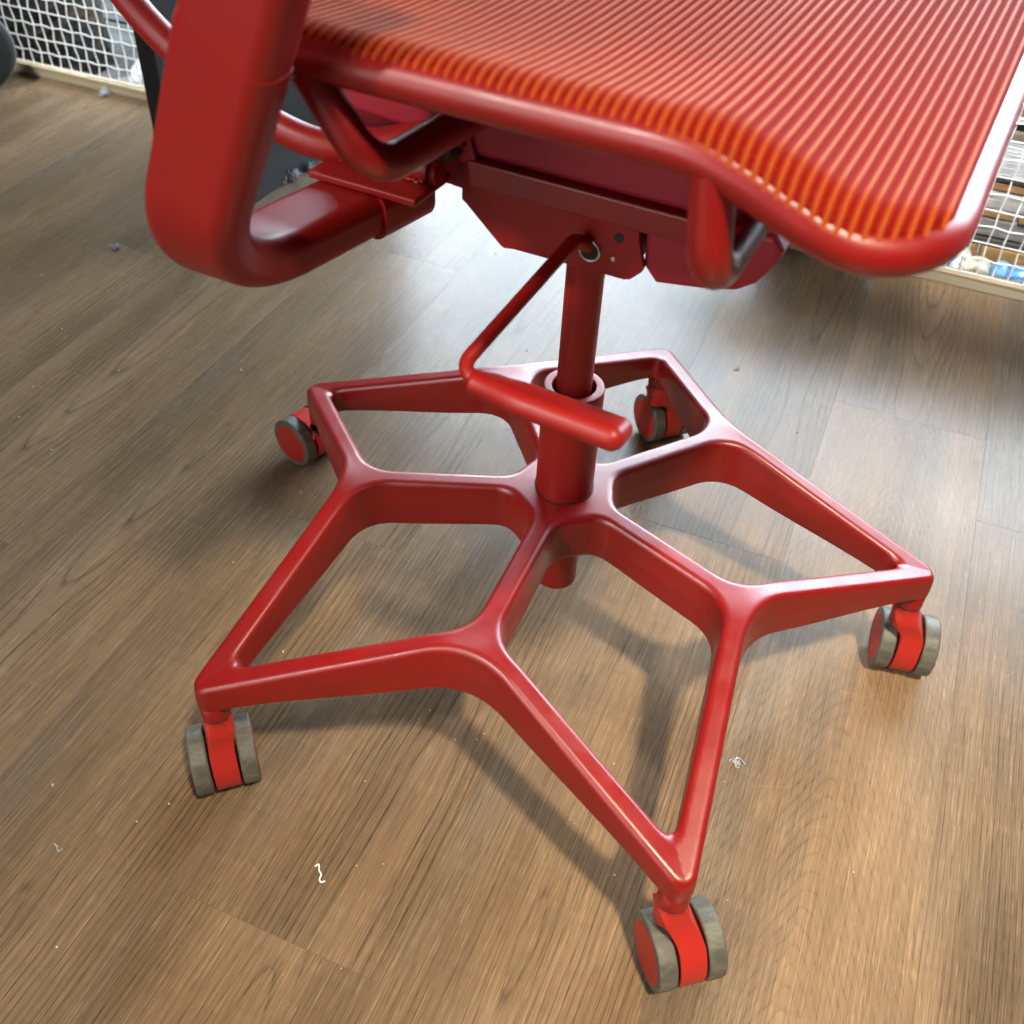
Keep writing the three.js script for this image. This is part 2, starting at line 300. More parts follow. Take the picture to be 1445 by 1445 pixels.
const lathe = (pts, m = 48) => new THREE.LatheGeometry(pts.map(([r, y]) => new THREE.Vector2(r, y)), m);
mesh('column_sleeve', lathe([[0.001, 0.15], [0.0252, 0.15], [0.0252, 0.3075], [0.0248, 0.3092], [0.0236, 0.310], [0.0186, 0.310], [0.0180, 0.3095], [0.0178, 0.308], [0.0178, 0.26]], 64), M.redSmooth, chair);
mesh('sleeve_seam', new THREE.TorusGeometry(0.0254, 0.0006, 8, 64).rotateX(Math.PI / 2).translate(0, 0.2034, 0), M.dark, chair);
mesh('gas_spring', lathe([[0.0001, 0.20], [0.0145, 0.20], [0.0145, 0.47]], 48), M.redSmooth, chair);
mesh('column_foot', lathe([[0.0001, 0.0865], [0.0178, 0.0865], [0.0192, 0.0875], [0.0195, 0.089], [0.0195, 0.17]], 48), M.redSmooth, chair);

{ // castors: centres and axle directions measured one by one
  const RW = 0.030, data = [[0.112, 0.322, 18.7], [0.348, -0.002, -9.9], [0.124, -0.340, 25.5], [-0.297, -0.250, 53], [-0.276, 0.190, 23.6]];
  const tyreG = lathe([[0.0222, -0.0072], [0.0236, -0.0076], [0.0282, -0.0074], [0.0294, -0.0068], [RW, -0.0052], [RW, 0.0052], [0.0294, 0.0068], [0.0282, 0.0074], [0.0236, 0.0076], [0.0222, 0.0072]], 64).rotateZ(-Math.PI / 2);
  const discG = lathe([[0.0001, -0.0071], [0.0246, -0.0071], [0.0246, 0.0071], [0.0243, 0.0075], [0.0234, 0.0079], [0.0001, 0.0081]], 48).rotateZ(-Math.PI / 2);
  data.forEach(([cx, cz, deg], i) => {
    const a = deg * Math.PI / 180, ax = V3(Math.cos(a), 0, -Math.sin(a)), tr = V3(-Math.sin(a), 0, -Math.cos(a)), tip = PHI + i * 2 * Math.PI / 5, sw = V3(0.3327 * Math.cos(tip), 0, -0.3327 * Math.sin(tip));
    const rel = sw.clone().sub(V3(cx, 0, cz)), along = rel.dot(ax), fwd = rel.dot(tr);
    // body: drum between the wheels, with a neck up to the swivel
    const body = (x, y, z) => {
      const s = x, q = z, dr = Math.hypot(y - RW, q) - 0.0282, sy = 0.074 - RW, tt = clamp((q * fwd + (y - RW) * sy) / (fwd * fwd + sy * sy), 0, 1);
      const web = Math.hypot(q - fwd * tt, y - RW - sy * tt) - 0.0138, side = Math.max(smin(dr, web, 0.024), 0.006 - y), r = 0.0012, a = side + r, b = Math.abs(s - along * smooth(0.052, 0.086, y)) - 0.0106 + r;
      const e1 = Math.min(Math.max(a, b), 0) + Math.hypot(Math.max(a, 0), Math.max(b, 0)) - r;
      const nr = Math.hypot(s - along, q - fwd), neck = Math.max(nr - 0.0112, Math.max(0.066 - y, y - 0.0925));
      return smin(e1, neck, 0.005);
    };
    const g = surfaceNets(body, [-0.04, 0.0, -0.05], [0.04, 0.098, 0.05], 0.0016); g.applyMatrix4(new THREE.Matrix4().makeBasis(ax, V3(0, 1, 0), tr.clone().multiplyScalar(1)));
    const right = V3().crossVectors(ax, V3(0, 1, 0)).dot(tr); if (right < 0) { const ix = g.index.array; for (let k = 0; k < ix.length; k += 3) { const t = ix[k]; ix[k] = ix[k + 1]; ix[k + 1] = t; } }
    const b = mesh('castor', g, M.redPlastic, chair); b.position.set(cx, 0, cz);
    for (const s of [-1, 1]) {
      const t = mesh('tyre', tyreG, M.tyre, b); t.position.copy(ax.clone().multiplyScalar(s * 0.0197)); t.position.y = RW; t.rotation.y = a; t.rotateX(RR(0, 6));
      const d = mesh('hub_cap', discG, M.redPlastic, b); d.position.copy(t.position); d.rotation.y = a + (s < 0 ? Math.PI : 0);
    }
    mesh('axle', lathe([[0.0001, -0.02], [0.005, -0.02], [0.005, 0.02], [0.0001, 0.02]], 24).rotateZ(-Math.PI / 2).rotateY(a).translate(0, RW, 0), M.dark, b);
    const ring = new THREE.TorusGeometry(0.0110, 0.0009, 8, 32).rotateX(Math.PI / 2); ring.translate(rel.x, 0.0930, rel.z); mesh('swivel_ring', ring, M.dark, b);
    mesh('boss', lathe([[0.0001, 0.0936], [0.0116, 0.0936], [0.0121, 0.0942], [0.0122, 0.112], [0.0001, 0.112]], 32).translate(sw.x, 0, sw.z), M.red, chair);
  });
}

// seat height along the chair, frame and membrane
const seatH = (f) => 0.624 - 0.0265 * smooth(0.120, 0.222, f);
const F0 = -0.128, F1 = 0.236, NW = 0.230;
{ // frame tube: a rounded rectangle in plan that follows seatH
  const pts = [], corner = 0.045, add = (f, n) => pts.push(W(f, seatH(f), n));
  for (let i = 0; i <= 16; i++) add(lerp(F0, F1 - corner, i / 17), NW);
  for (let i = 0; i <= 5; i++) { const a = (90 - i * 18) * Math.PI / 180; add(F1 - corner + corner * Math.cos(a), NW - corner + corner * Math.sin(a)); }
  for (let i = 1; i < 8; i++) add(F1, lerp(NW - corner, -NW + corner, i / 8));
  for (let i = 0; i <= 5; i++) { const a = (-i * 18) * Math.PI / 180; add(F1 - corner + corner * Math.cos(a), -NW + corner + corner * Math.sin(a)); }
  for (let i = 1; i <= 17; i++) add(lerp(F1 - corner, F0, i / 17), -NW);
  mesh('seat_frame', sweep(null, circle(0.0101, 24), { curve: new THREE.CatmullRomCurve3(pts, false, 'centripetal'), segs: 340, up: V3(0, 1, 0) }), M.red, chair);
  mesh('seam', place(new THREE.TorusGeometry(0.0100, 0.00032, 8, 32).rotateY(Math.PI / 2), W(-0.030, 0.624, NW), { ry: TURN }), M.crimson, chair);
}
{ // membrane: rounded plan, edge rolled down onto the tube, ribs across
  const out = 0.2376, FE = F1 + 0.0025, cr = 0.05;
  const reach = (f) => { const c = FE - cr; if (f <= c) return out; const q = clamp((f - c) / cr, 0, 1); return out - cr + cr * Math.sqrt(Math.max(0, 1 - q * q)); };   // half width at f
  const prof = (f, s, lift) => {       // s in -1..1 across; lift above the skin
    const w = reach(f), n = s * w, fromEdge = w - Math.abs(n), endE = Math.max(0, FE - f), roll = 0.017;
    const dip = (e) => { const t = clamp(1 - e / roll, 0, 1); return 1 - Math.sqrt(Math.max(0, 1 - t * t)); };
    const sag = -0.010 * (1 - (n / out) ** 4) * smooth(FE, FE - 0.16, f) + 0.003 * smooth(0.1, 0.18, f) * (1 - smooth(0.19, FE, f));
    return W(f, seatH(f) + 0.0150 + 0.0016 * smooth(0.11, 0.15, f) + sag - 0.0150 * Math.max(dip(fromEdge), 0.75 * dip(endE)) + lift * (1 - 0.3 * dip(fromEdge)), n + Math.sign(n) * lift * 0.8 * dip(fromEdge));
  };
  const sArr = []; for (let i = 0; i <= 40; i++) { const t = i / 40 * 2 - 1; sArr.push(Math.sign(t) * (1 - Math.pow(1 - Math.abs(t), 1.7))); }
  const P = [], U = [], I = [], nf = 190, m = sArr.length;
  for (let i = 0; i <= nf; i++) { const f = lerp(F0 + 0.008, FE - 0.0004, i / nf); for (const s of sArr) { const q = prof(f, s, 0); P.push(q.x, q.y, q.z); U.push(f, s * 0.22); } }
  for (let i = 0; i < nf; i++) for (let j = 0; j < m - 1; j++) { const a = i * m + j; I.push(a, a + 1, a + m, a + 1, a + m + 1, a + m); }
  const threads = dataTex(64, 256, (d, w, h) => { for (let y = 0; y < h; y++) for (let x = 0; x < w; x++) { const v = 0.5 + 0.5 * Math.cos(y / h * Math.PI * 2 * 16), k = (y * w + x) * 4; d[k] = d[k + 1] = d[k + 2] = 255 * v; d[k + 3] = 255; } });
  threads.repeat.set(20, 30);
  M.web.bumpMap = threads; M.web.bumpScale = 0.0003;
  const G = new THREE.BufferGeometry(); G.setAttribute('position', new THREE.Float32BufferAttribute(P, 3)); G.setAttribute('uv', new THREE.Float32BufferAttribute(U, 2)); G.setIndex(I); G.computeVertexNormals();
  const seat = mesh('seat', G, M.web, chair);
  for (let f = F0 + 0.012; f < FE - 0.002; f += 0.0053) {
    const pts = [], R = [], I2 = [], k = 8, e = 0.0001;
    for (const s of sArr) {
      const o = prof(f, s, 0), t = prof(f, Math.min(1, s + 0.002), 0).sub(prof(f, Math.max(-1, s - 0.002), 0)).normalize(), g = prof(Math.min(f + e, FE), s, 0).sub(prof(f - e, s, 0)).normalize(), up = V3().crossVectors(t, g).normalize(); if (up.y < 0) up.negate();
      const side = V3().crossVectors(up, t).normalize();
      for (let j = 0; j < k; j++) { const a = j / (k - 1) * Math.PI, q = o.clone().addScaledVector(side, 0.00135 * Math.cos(a)).addScaledVector(up, 0.0017 * Math.sin(a) - 0.0002); pts.push(q.x, q.y, q.z); R.push(0, 0); }
    }
    for (let i = 0; i < sArr.length - 1; i++) for (let j = 0; j < k - 1; j++) { const a = i * k + j; I2.push(a, a + 1, a + k, a + 1, a + k + 1, a + k); }
    const g2 = new THREE.BufferGeometry(); g2.setAttribute('position', new THREE.Float32BufferAttribute(pts, 3)); g2.setIndex(I2); g2.computeVertexNormals(); mesh('rib', g2, M.rib, seat);
  }
}
// brackets from the frame down and in to the pan
for (const s of [1, -1]) {
  mesh('bracket', tube([W(0.141, 0.618, s * NW), W(0.148, 0.567, s * NW), W(0.146, 0.569, s * 0.07)], 0.019, 0.0100), M.red, chair);
  mesh('bracket', tube([W(-0.062, 0.618, s * NW), W(-0.031, 0.572, s * (NW - 0.004)), W(-0.010, 0.577, s * 0.07)], 0.022, 0.0096), M.red, chair);
}
// side profile extruded across the chair; points are [forward, height]
function slabFH(pts, n0, n1, bevel = 0.0012) {
  const s = new THREE.Shape(pts.map(([f, h]) => new THREE.Vector2(f, h))), d = n1 - n0 - 2 * bevel;
  const g = new THREE.ExtrudeGeometry(s, { depth: d, bevelEnabled: true, bevelThickness: bevel, bevelSize: bevel, bevelOffset: -bevel, bevelSegments: 3, curveSegments: 12 });
  g.translate(0, 0, n0 + bevel); g.rotateY(TURN); return g;
}
mesh('pan_rim', slabFH([[-0.044, 0.5105], [0.108, 0.5105], [0.110, 0.527], [-0.046, 0.527]], -0.101, 0.101, 0.0015), M.red, chair);
mesh('seat_pan', slabFH([[-0.050, 0.5275], [0.150, 0.5275], [0.165, 0.560], [0.160, 0.594], [0.06, 0.606], [-0.158, 0.608], [-0.160, 0.5385], [-0.085, 0.5335]], -0.096, 0.096, 0.004), M.crimson, chair);
mesh('gusset', slabFH([[-0.098, 0.588], [-0.060, 0.588], [-0.040, 0.5275], [-0.050, 0.524]], -0.1, 0.1, 0.001), M.crimson, chair);
const plateShape = [[-0.066, 0.510], [-0.066, 0.483], [-0.062, 0.480], [-0.036, 0.4572], [-0.033, 0.4560], [-0.026, 0.4572], [0.054, 0.4585], [0.0585, 0.4600], [0.0655, 0.4675], [0.0665, 0.471], [0.061, 0.4885], [0.058, 0.510]];
for (const s of [1, -1]) {
  const pl = mesh('side_plate', slabFH(plateShape, s > 0 ? 0.0665 : -0.0705, s > 0 ? 0.0705 : -0.0665, 0.0008), M.redSmooth, chair);
  if (s > 0) {
    const dot = (f, h, r, d, m, nm) => { const g = lathe([[0.0001, d], [r * 0.9, d], [r, d * 0.6], [r, -0.002], [0.0001, -0.002]], 24).rotateX(Math.PI / 2); place(g, W(f, h, 0.0706), { ry: TURN }); mesh(nm, g, m, pl); };
    dot(0.0475, 0.4865, 0.0034, 0.0003, M.dark, 'hole'); dot(0.0455, 0.4712, 0.0016, 0.0008, M.steel, 'rivet');
    const ring = place(new THREE.TorusGeometry(0.0068, 0.0011, 10, 32), W(0.0290, 0.4725, 0.0712), { ry: TURN }); mesh('pivot_ring', ring, M.steel, pl);
    dot(0.0290, 0.4725, 0.0056, 0.0012, M.dark, 'pivot');
  }
}
mesh('mechanism_housing', slabFH([[-0.060, 0.512], [-0.060, 0.484], [-0.034, 0.4600], [0.052, 0.4605], [0.060, 0.470], [0.060, 0.512]], -0.064, 0.064, 0.004), M.redSmooth, chair);
mesh('tension_housing', slabFH([[0.063, 0.512], [0.064, 0.470], [0.074, 0.4596], [0.110, 0.4655], [0.126, 0.470], [0.137, 0.478], [0.147, 0.494], [0.149, 0.504], [0.143, 0.512]], -0.0665, 0.0665, 0.004), M.crimson, chair);
mesh('cover_panel', slabFH([[0.088, 0.500], [0.088, 0.475], [0.091, 0.472], [0.112, 0.476], [0.112, 0.500]], 0.0655, 0.0678, 0.0008), M.crimson, chair);
mesh('rear_carrier', slabFH([[-0.185, 0.528], [-0.17, 0.494], [-0.060, 0.486], [-0.056, 0.520], [-0.066, 0.530]], -0.066, 0.066, 0.004), M.crimson, chair);
mesh('pivot_bush', place(lathe([[0.0001, -0.02], [0.007, -0.02], [0.007, 0.02], [0.0001, 0.02]], 24).rotateX(Math.PI / 2), W(-0.056, 0.533, 0.09), { ry: TURN }), M.dark, chair);

{ // lever with its paddle
  const lev = mesh('tilt_lever', tube([W(0.0290, 0.4725, 0.066), W(0.0232, 0.4850, 0.0845), W(0.0035, 0.4485, 0.200), W(0.030, 0.4445, 0.200)], [0.008, 0.014], 0.0046, 80, 16), M.redSmooth, chair);
  const pad = (x, y, z) => {  // local: x along, y up, z across
    const t = clamp((x + 0.05) / 0.1, 0, 1), hh = lerp(0.0070, 0.0078, smooth(0.02, 0.3, t)), ww = lerp(0.0080, 0.0140, smooth(0.0, 0.4, t)), px = x > 0 ? Math.max(x - 0.0425, 0) : Math.max(-x - 0.0475, 0) * 2.2;
    return Math.hypot(px, y, Math.max(Math.abs(z) - (ww - hh), 0)) - hh;
  };
  const g = surfaceNets(pad, [-0.06, -0.015, -0.02], [0.06, 0.015, 0.02], 0.0014);
  g.rotateX(-0.25); g.rotateZ(-0.03); place(g, W(0.0625, 0.4435, 0.200), { ry: TURN }); mesh('paddle', g, M.redSmooth, lev);
}
// arms: flat bar out under the clamp, bent up, with the height post inside
for (const s of [1, -1]) {
  const up0 = W(-0.104, 0.545, s * 0.260), path = bent([W(-0.114, 0.4845, s * 0.085), W(-0.145, 0.4855, s * 0.259), W(-0.071, 0.640, s * 0.268)], 0.078);
  const cur = path, P = (t) => cur.getPointAt(t);
  const arm = mesh('armrest', sweep(null, () => roundRect(0.030, 0.054, 0.0115, 8), { curve: path, segs: 90, up: FD.clone().add(V3(0, -0.0, 0)) }), M.redSmooth, chair);
  mesh('post', sweep(null, () => roundRect(0.0292, 0.0532, 0.0116, 8), { curve: bent([W(-0.092, 0.597, s * 0.2655), W(-0.064, 0.655, s * 0.268), W(-0.012, 0.765, s * 0.272)], 0.3), segs: 30, up: FD }), M.redSmooth, arm);
  const padG = new RoundedBoxGeometry(0.23, 0.026, 0.085, 5, 0.012); place(padG, W(-0.07, 0.778, s * 0.272), { ry: TURN }); mesh('unseen_arm_pad', padG, M.redPlastic, arm);  // pad is out of view; length and place chosen for its shadow
  // clamp: plate with a tube welded on top
  const clampM = mesh('arm_clamp', mergeGeometries([
    place(new RoundedBoxGeometry(0.080, 0.0052, 0.046, 3, 0.0016), W(-0.107, 0.5035, s * 0.105), { ry: TURN }),
    place(lathe([[0.0001, -0.046], [0.0085, -0.046], [0.0085, 0.040], [0.0001, 0.040]], 32).rotateZ(-Math.PI / 2).toNonIndexed(), W(-0.113, 0.5105, s * 0.097), { ry: TURN })]), M.redSmooth, chair);
  mesh('end_cap', place(lathe([[0.0001, 0.0052], [0.0068, 0.0050], [0.0076, 0.0040], [0.0076, 0.0], [0.0001, 0.0]], 32).rotateZ(-Math.PI / 2), W(-0.0718, 0.5105, s * 0.097), { ry: TURN }), M.redSmooth, clampM);
  mesh('cap_gap', place(lathe([[0.0001, 0], [0.0070, 0], [0.0070, 0.0022], [0.0001, 0.0022]], 32).rotateZ(-Math.PI / 2), W(-0.0738, 0.5105, s * 0.097), { ry: TURN }), M.dark, clampM);
  const sleeve = sweep([W(-0.1117, 0.4845, s * 0.072), W(-0.1201, 0.4848, s * 0.119)], () => roundRect(0.0345, 0.060, 0.0125, 6), { segs: 4, up: FD }); mesh('clamp_sleeve', sleeve, M.redSmooth, clampM);
  const weld = []; for (let i = 0; i < 26; i++) { const r = RR(0.0011, 0.0021), g = new THREE.IcosahedronGeometry(r, 1); g.scale(1.6, 0.8, 1); weld.push(place(g, W(-0.143 + i * 0.0027, 0.5068 + RR(0, 0.0012), s * (0.1062 + RR(-0.001, 0.001))), { ry: TURN })); }
  mesh('weld_bead', mergeGeometries(weld), M.redSmooth, clampM);
}
// back: two bent tubes that rise behind the seat to a frame with its membrane
{
  for (const s of [1, -1]) mesh('back_tube', sweep([W(-0.05, 0.545, s * 0.1), W(-0.102, 0.524, s * 0.1), W(-0.15, 0.511, s * 0.1), W(-0.193, 0.516, s * 0.1), W(-0.245, 0.536, s * 0.1), W(-0.298, 0.572, s * 0.1), W(-0.345, 0.64, s * 0.1), W(-0.365, 0.74, s * 0.1), W(-0.38, 0.86, s * 0.1)], circle(0.0102, 20), { segs: 90 }), M.redSmooth, chair);
  const c = new THREE.CatmullRomCurve3([[-0.15, 0.72], [-0.2, 0.76], [-0.21, 0.9], [-0.2, 1.1], [-0.15, 1.15], [0, 1.155], [0.15, 1.15], [0.2, 1.1], [0.21, 0.9], [0.2, 0.76], [0.15, 0.72], [0, 0.71]].map(([n, h]) => W(-0.34 - (h - 0.7) * 0.16, h, n)), true);
  mesh('back_frame', sweep(null, circle(0.0105, 16), { curve: c, segs: 160, caps: false }), M.red, chair);
  const P = [], I = [], Uv = []; for (let i = 0; i <= 20; i++) for (let j = 0; j <= 20; j++) { const h = lerp(0.725, 1.14, i / 20), n = lerp(-0.2, 0.2, j / 20) * (1 - 0.22 * Math.pow(Math.abs(i / 10 - 1), 6)), q = W(-0.34 - (h - 0.7) * 0.16 - 0.012 * (1 - (j / 10 - 1) ** 2), h, n); P.push(q.x, q.y, q.z); Uv.push(j / 20, i / 20); }
  for (let i = 0; i < 20; i++) for (let j = 0; j < 20; j++) { const a = i * 21 + j; I.push(a, a + 1, a + 21, a + 1, a + 22, a + 21); }
  const g = new THREE.BufferGeometry(); g.setAttribute('position', new THREE.Float32BufferAttribute(P, 3)); g.setAttribute('uv', new THREE.Float32BufferAttribute(Uv, 2)); g.setIndex(I); g.computeVertexNormals(); mesh('back_membrane', g, phys({ color: lin(0.45, 0.03, 0.02), roughness: 0.5 }), chair);
}

// ---------------------------------------------------------------- fence with white wire mesh on a low timber rail
{
  const fence = tag(group('fence'), 'white woven wire mesh on a pale timber rail along the edge of the wood floor', 'fence');
  const rail = dataTex(512, 64, (d, w, h) => { for (let y = 0; y < h; y++) for (let x = 0; x < w; x++) { const v = 0.72 + 0.25 * (fbm(x / 50, y / 5, 4) - 0.5), k = (y * w + x) * 4, q = smooth(0.45, 0.7, fbm(x / 70 + 9, y / 22, 3)); d[k] = v * lerp(235, 200, q); d[k + 1] = v * lerp(218, 165, q); d[k + 2] = v * lerp(180, 110, q); d[k + 3] = 255; } }, true);
  const rg = new RoundedBoxGeometry(3.7, 0.020, 0.022, 3, 0.002); mesh('rail', place(rg, UV(FENCE + 0.008, -0.55, 0.010), { ry: FLOOR_TURN }), std({ map: rail, roughness: 0.6 }), fence);
  const wires = [], v0 = -2.1, v1 = 1.05, dv = 0.0228, dh = 0.0255, H = 0.62, r = 0.00125;
  const wob = (a, b) => (vnoise(a * 1.7, b * 1.7) - 0.5) * 0.0022;
  const node = (i, j) => [v0 + i * dv + wob(i * 0.31, j * 0.23 + 40), 0.021 + j * dh + wob(i * 0.21 + 90, j * 0.33)];
  const ni = Math.floor((v1 - v0) / dv), nj = Math.floor(H / dh);
  for (let i = 0; i <= ni; i++) { const p = []; for (let j = 0; j <= nj; j++) { const [v, h] = node(i, j); p.push(UV(FENCE + 0.008 + ((i + j) % 2 ? 0.0016 : -0.0016), v + (j % 2 ? 0.0006 : -0.0006), h)); } wires.push(sweep(p, circle(r, 5), { segs: nj * 3, caps: false })); }
  for (let j = 0; j <= nj; j++) { const p = []; for (let i = 0; i <= ni; i++) { const [v, h] = node(i, j); p.push(UV(FENCE + 0.008 + ((i + j) % 2 ? -0.0016 : 0.0016), v, h + (i % 2 ? 0.0007 : -0.0007))); } wires.push(sweep(p, circle(r, 5), { segs: ni * 2, caps: false })); }
  const wm = mesh('wire_mesh', mergeGeometries(wires), M.white, fence); wm.userData.kind = 'stuff';
}

// ---------------------------------------------------------------- behind the fence
const woodTex = dataTex(512, 128, (d, w, h) => { for (let y = 0; y < h; y++) for (let x = 0; x < w; x++) { const v = 0.84 + 0.5 * (fbm(x / 70, y / 4, 4) - 0.5) + 0.2 * (fbm(x / 8, y / 3 + 60, 2) - 0.5), k = (y * w + x) * 4; d[k] = d[k + 1] = d[k + 2] = clamp(v * 255, 0, 255); d[k + 3] = 255; } }, true);
{
  const wall = tag(group('board_wall'), 'wall of salvaged horizontal boards in white, grey and ochre behind the wire mesh at right', 'board wall');
  const tones = { w: lin(0.80, 0.82, 0.82), g: lin(0.28, 0.26, 0.235), d: lin(0.10, 0.085, 0.07), o: lin(0.55, 0.30, 0.11), p: lin(0.55, 0.52, 0.46), k: lin(0.015, 0.015, 0.015), t: lin(0.36, 0.27, 0.18) };
  const rows = [['t', -0.05, -0.007], ['o', -0.006, 0.017], ['d', 0.018, 0.030], ['g', 0.031, 0.060], ['o', 0.061, 0.074], ['p', 0.075, 0.104], ['o', 0.105, 0.119], ['d', 0.120, 0.128], ['w', 0.129, 0.183], ['t', 0.184, 0.2], ['k', 0.201, 0.208], ['w', 0.209, 0.219], ['o', 0.220, 0.232], ['d', 0.233, 0.245], ['w', 0.246, 0.268], ['k', 0.269, 0.280], ['w', 0.281, 0.312]];  // k rows: shade of the open gaps, put into near-black strips
  const mats = {}; for (const k in tones) mats[k] = std({ color: tones[k], map: woodTex, roughness: 0.8, bumpMap: woodTex, bumpScale: 0.002 });
  rows.forEach(([k, a, b], i) => { let v = 0.02 - rnd() * 0.2; while (v < 0.95) { const L = RR(0.28, 0.7), g = new RoundedBoxGeometry(L - 0.004, b - a - 0.0012, 0.035, 2, Math.min(0.0025, (b - a) / 4)); g.attributes.uv.array.forEach((x, j, A) => { A[j] = x + i * 0.37; }); mesh('board', place(g, UV(FENCE + 0.118 + 0.0175 + RR(-0.005, 0.005), v + L / 2, (a + b) / 2), { ry: FLOOR_TURN, rx: RR(-0.03, 0.03) }), mats[k], wall); v += L; } });
  // coloured pieces at the foot of the boards
  const pieces = [['teal', [0.04, 0.30, 0.30], 0.270], ['blue', [0.10, 0.29, 0.52], 0.294], ['white', [0.75, 0.74, 0.68], 0.313], ['cream', [0.66, 0.62, 0.50], 0.345], ['sky blue', [0.16, 0.38, 0.62], 0.378], ['blue', [0.12, 0.32, 0.58], 0.402], ['peach', [0.78, 0.48, 0.28], 0.428], ['pale blue', [0.40, 0.58, 0.68], 0.455], ['white', [0.72, 0.72, 0.70], 0.24]];
  const where = ['nearest the seat corner', 'between the teal and white ones', 'rounded, between blue and cream ones', 'beside a dark gap', 'longest of the blue ones', 'leaning beside the peach one', 'at the picture edge', 'beyond the peach one', 'mostly hidden by the seat corner'];
  pieces.forEach(([name, c, v], i) => {
    const g = new THREE.IcosahedronGeometry(0.0185, 3), p = g.attributes.position;
    for (let k = 0; k < p.count; k++) { const x = p.getX(k), y = p.getY(k), z = p.getZ(k), q = 1 + 0.35 * (vnoise(x * 60 + i * 9 + 50, y * 60 + z * 45 + 50) - 0.5); p.setXYZ(k, x * q * (1 + 0.25 * (i % 3)), y * q * 1.2, z * q); }
    g.deleteAttribute('normal'); g.deleteAttribute('uv'); const gg = mergeVertices(g); gg.computeVertexNormals(); gg.rotateZ(RR(-0.7, 0.7)); gg.rotateY(RR(0, 3));
    tag(mesh('pottery_piece', place(gg, UV(FENCE + 0.060, v, 0.004)), phys({ color: lin(...c), roughness: 0.3 })), `${name} glazed pottery piece below the boards, ${where[i]}`, 'pottery piece', 'coloured pottery pieces behind the mesh');
  });
}
{ // rough log and clutter at left
  const g = new THREE.CylinderGeometry(0.115, 0.125, 0.7, 96, 160, false), p = g.attributes.position;
  for (let i = 0; i < p.count; i++) { const x = p.getX(i), y = p.getY(i), z = p.getZ(i), r = Math.hypot(x, z); if (r < 0.05) continue; const a = Math.atan2(z, x), n = fbm(Math.cos(a) * 6 + 20, y * 60 + Math.sin(a) * 6, 4) - 0.5, m = fbm(a * 14 + 30, y * 120, 3) - 0.5, k = 1 + (n * 0.022 + m * 0.012) / r * 1.0; p.setX(i, x * k); p.setZ(i, z * k); }
  g.computeVertexNormals();
  const bark = dataTex(512, 512, (d, w, h) => { for (let y = 0; y < h; y++) for (let x = 0; x < w; x++) { const a = fbm(x / 26, y / 9, 4), b = smooth(0.55, 0.75, fbm(x / 60 + 40, y / 40, 3)), s = lat(x * 3, y * 9) > 0.985 && a > 0.5 ? 0.5 : 0, k = (y * w + x) * 4, v = 0.05 + 0.15 * a * a; d[k] = clamp(255 * (v + b * 0.16 + s), 0, 255); d[k + 1] = clamp(255 * (v * 0.82 + b * 0.09 + s), 0, 255); d[k + 2] = clamp(255 * (v * 0.68 + b * 0.03 + s), 0, 255); d[k + 3] = 255; } }, true);  // pale specks in the bark are painted wet glints
  bark.repeat.set(2, 2);
  tag(mesh('log', place(g, UV(FENCE + 0.16, -1.548, 0.27)), std({ map: bark, roughness: 0.85 })), 'dark rough-barked upright log behind the wire mesh in the far left corner', 'log');
  const crate = tag(group('storage_box'), 'blue-grey plastic box behind the mesh, right of the dark log', 'box');
  mesh('body', place(new RoundedBoxGeometry(0.16, 0.11, 0.10, 3, 0.008), UV(FENCE + 0.36, -1.32, 0.01), { ry: FLOOR_TURN + 0.5 }), phys({ color: lin(0.16, 0.20, 0.27), roughness: 0.4 }), crate);
  mesh('lid', place(new RoundedBoxGeometry(0.17, 0.014, 0.11, 3, 0.005), UV(FENCE + 0.36, -1.32, 0.073), { ry: FLOOR_TURN + 0.5 }), phys({ color: lin(0.22, 0.27, 0.35), roughness: 0.35 }), crate);
  const board = (name, label, u, v, h, L, turn, tilt, c, w = 0.03) => tag(mesh(name, place(new RoundedBoxGeometry(L, 0.012, w, 2, 0.002).translate(0, 0, 0), UV(FENCE + u, v, h), { rz: tilt, ry: turn }), std({ color: lin(...c), map: woodTex, roughness: 0.7 })), label, 'timber slat');
  board('timber_slat', 'tan timber slat lying on the terrace between the log and the white bag', 0.13, -1.30, -0.035, 0.22, FLOOR_TURN + 0.75, 0.02, [0.50, 0.34, 0.18]);
  board('timber_slat', 'grey timber slat lying crosswise beside the tan slat behind the mesh', 0.22, -1.27, -0.035, 0.28, FLOOR_TURN + 0.95, 0.03, [0.30, 0.30, 0.29]);
  board('timber_slat', 'pale timber slat propped up near the black panel behind the mesh', 0.09, -1.215, -0.02, 0.12, FLOOR_TURN + 1.1, 0.35, [0.70, 0.60, 0.42], 0.02);
  const bag = (x, y, z) => Math.hypot(x * 0.62, y * 1.15, z) - 0.036 + 0.012 * (vnoise(x * 70 + 40, y * 70 + z * 50 + 40) - 0.5) + 0.006 * Math.sin(x * 150 + z * 60);
  const bg = surfaceNets(bag, [-0.09, -0.06, -0.06], [0.09, 0.06, 0.06], 0.003); tag(mesh('plastic_bag', place(bg, UV(FENCE + 0.10, -1.225, 0.012), { rz: 0.45, ry: FLOOR_TURN }), phys({ color: lin(0.78, 0.82, 0.84), roughness: 0.25 })), 'crumpled white plastic bag behind the mesh beside the black panel', 'bag');
  const stones = [[0.07, -1.17, 0.03], [0.12, -1.15, 0.035], [0.05, -1.21, 0.02]], names = ['larger rounded pale stone behind the mesh next to the black panel', 'rounded pale stone farthest from the mesh next to the black panel', 'small pale stone close to the mesh under the white bag'];
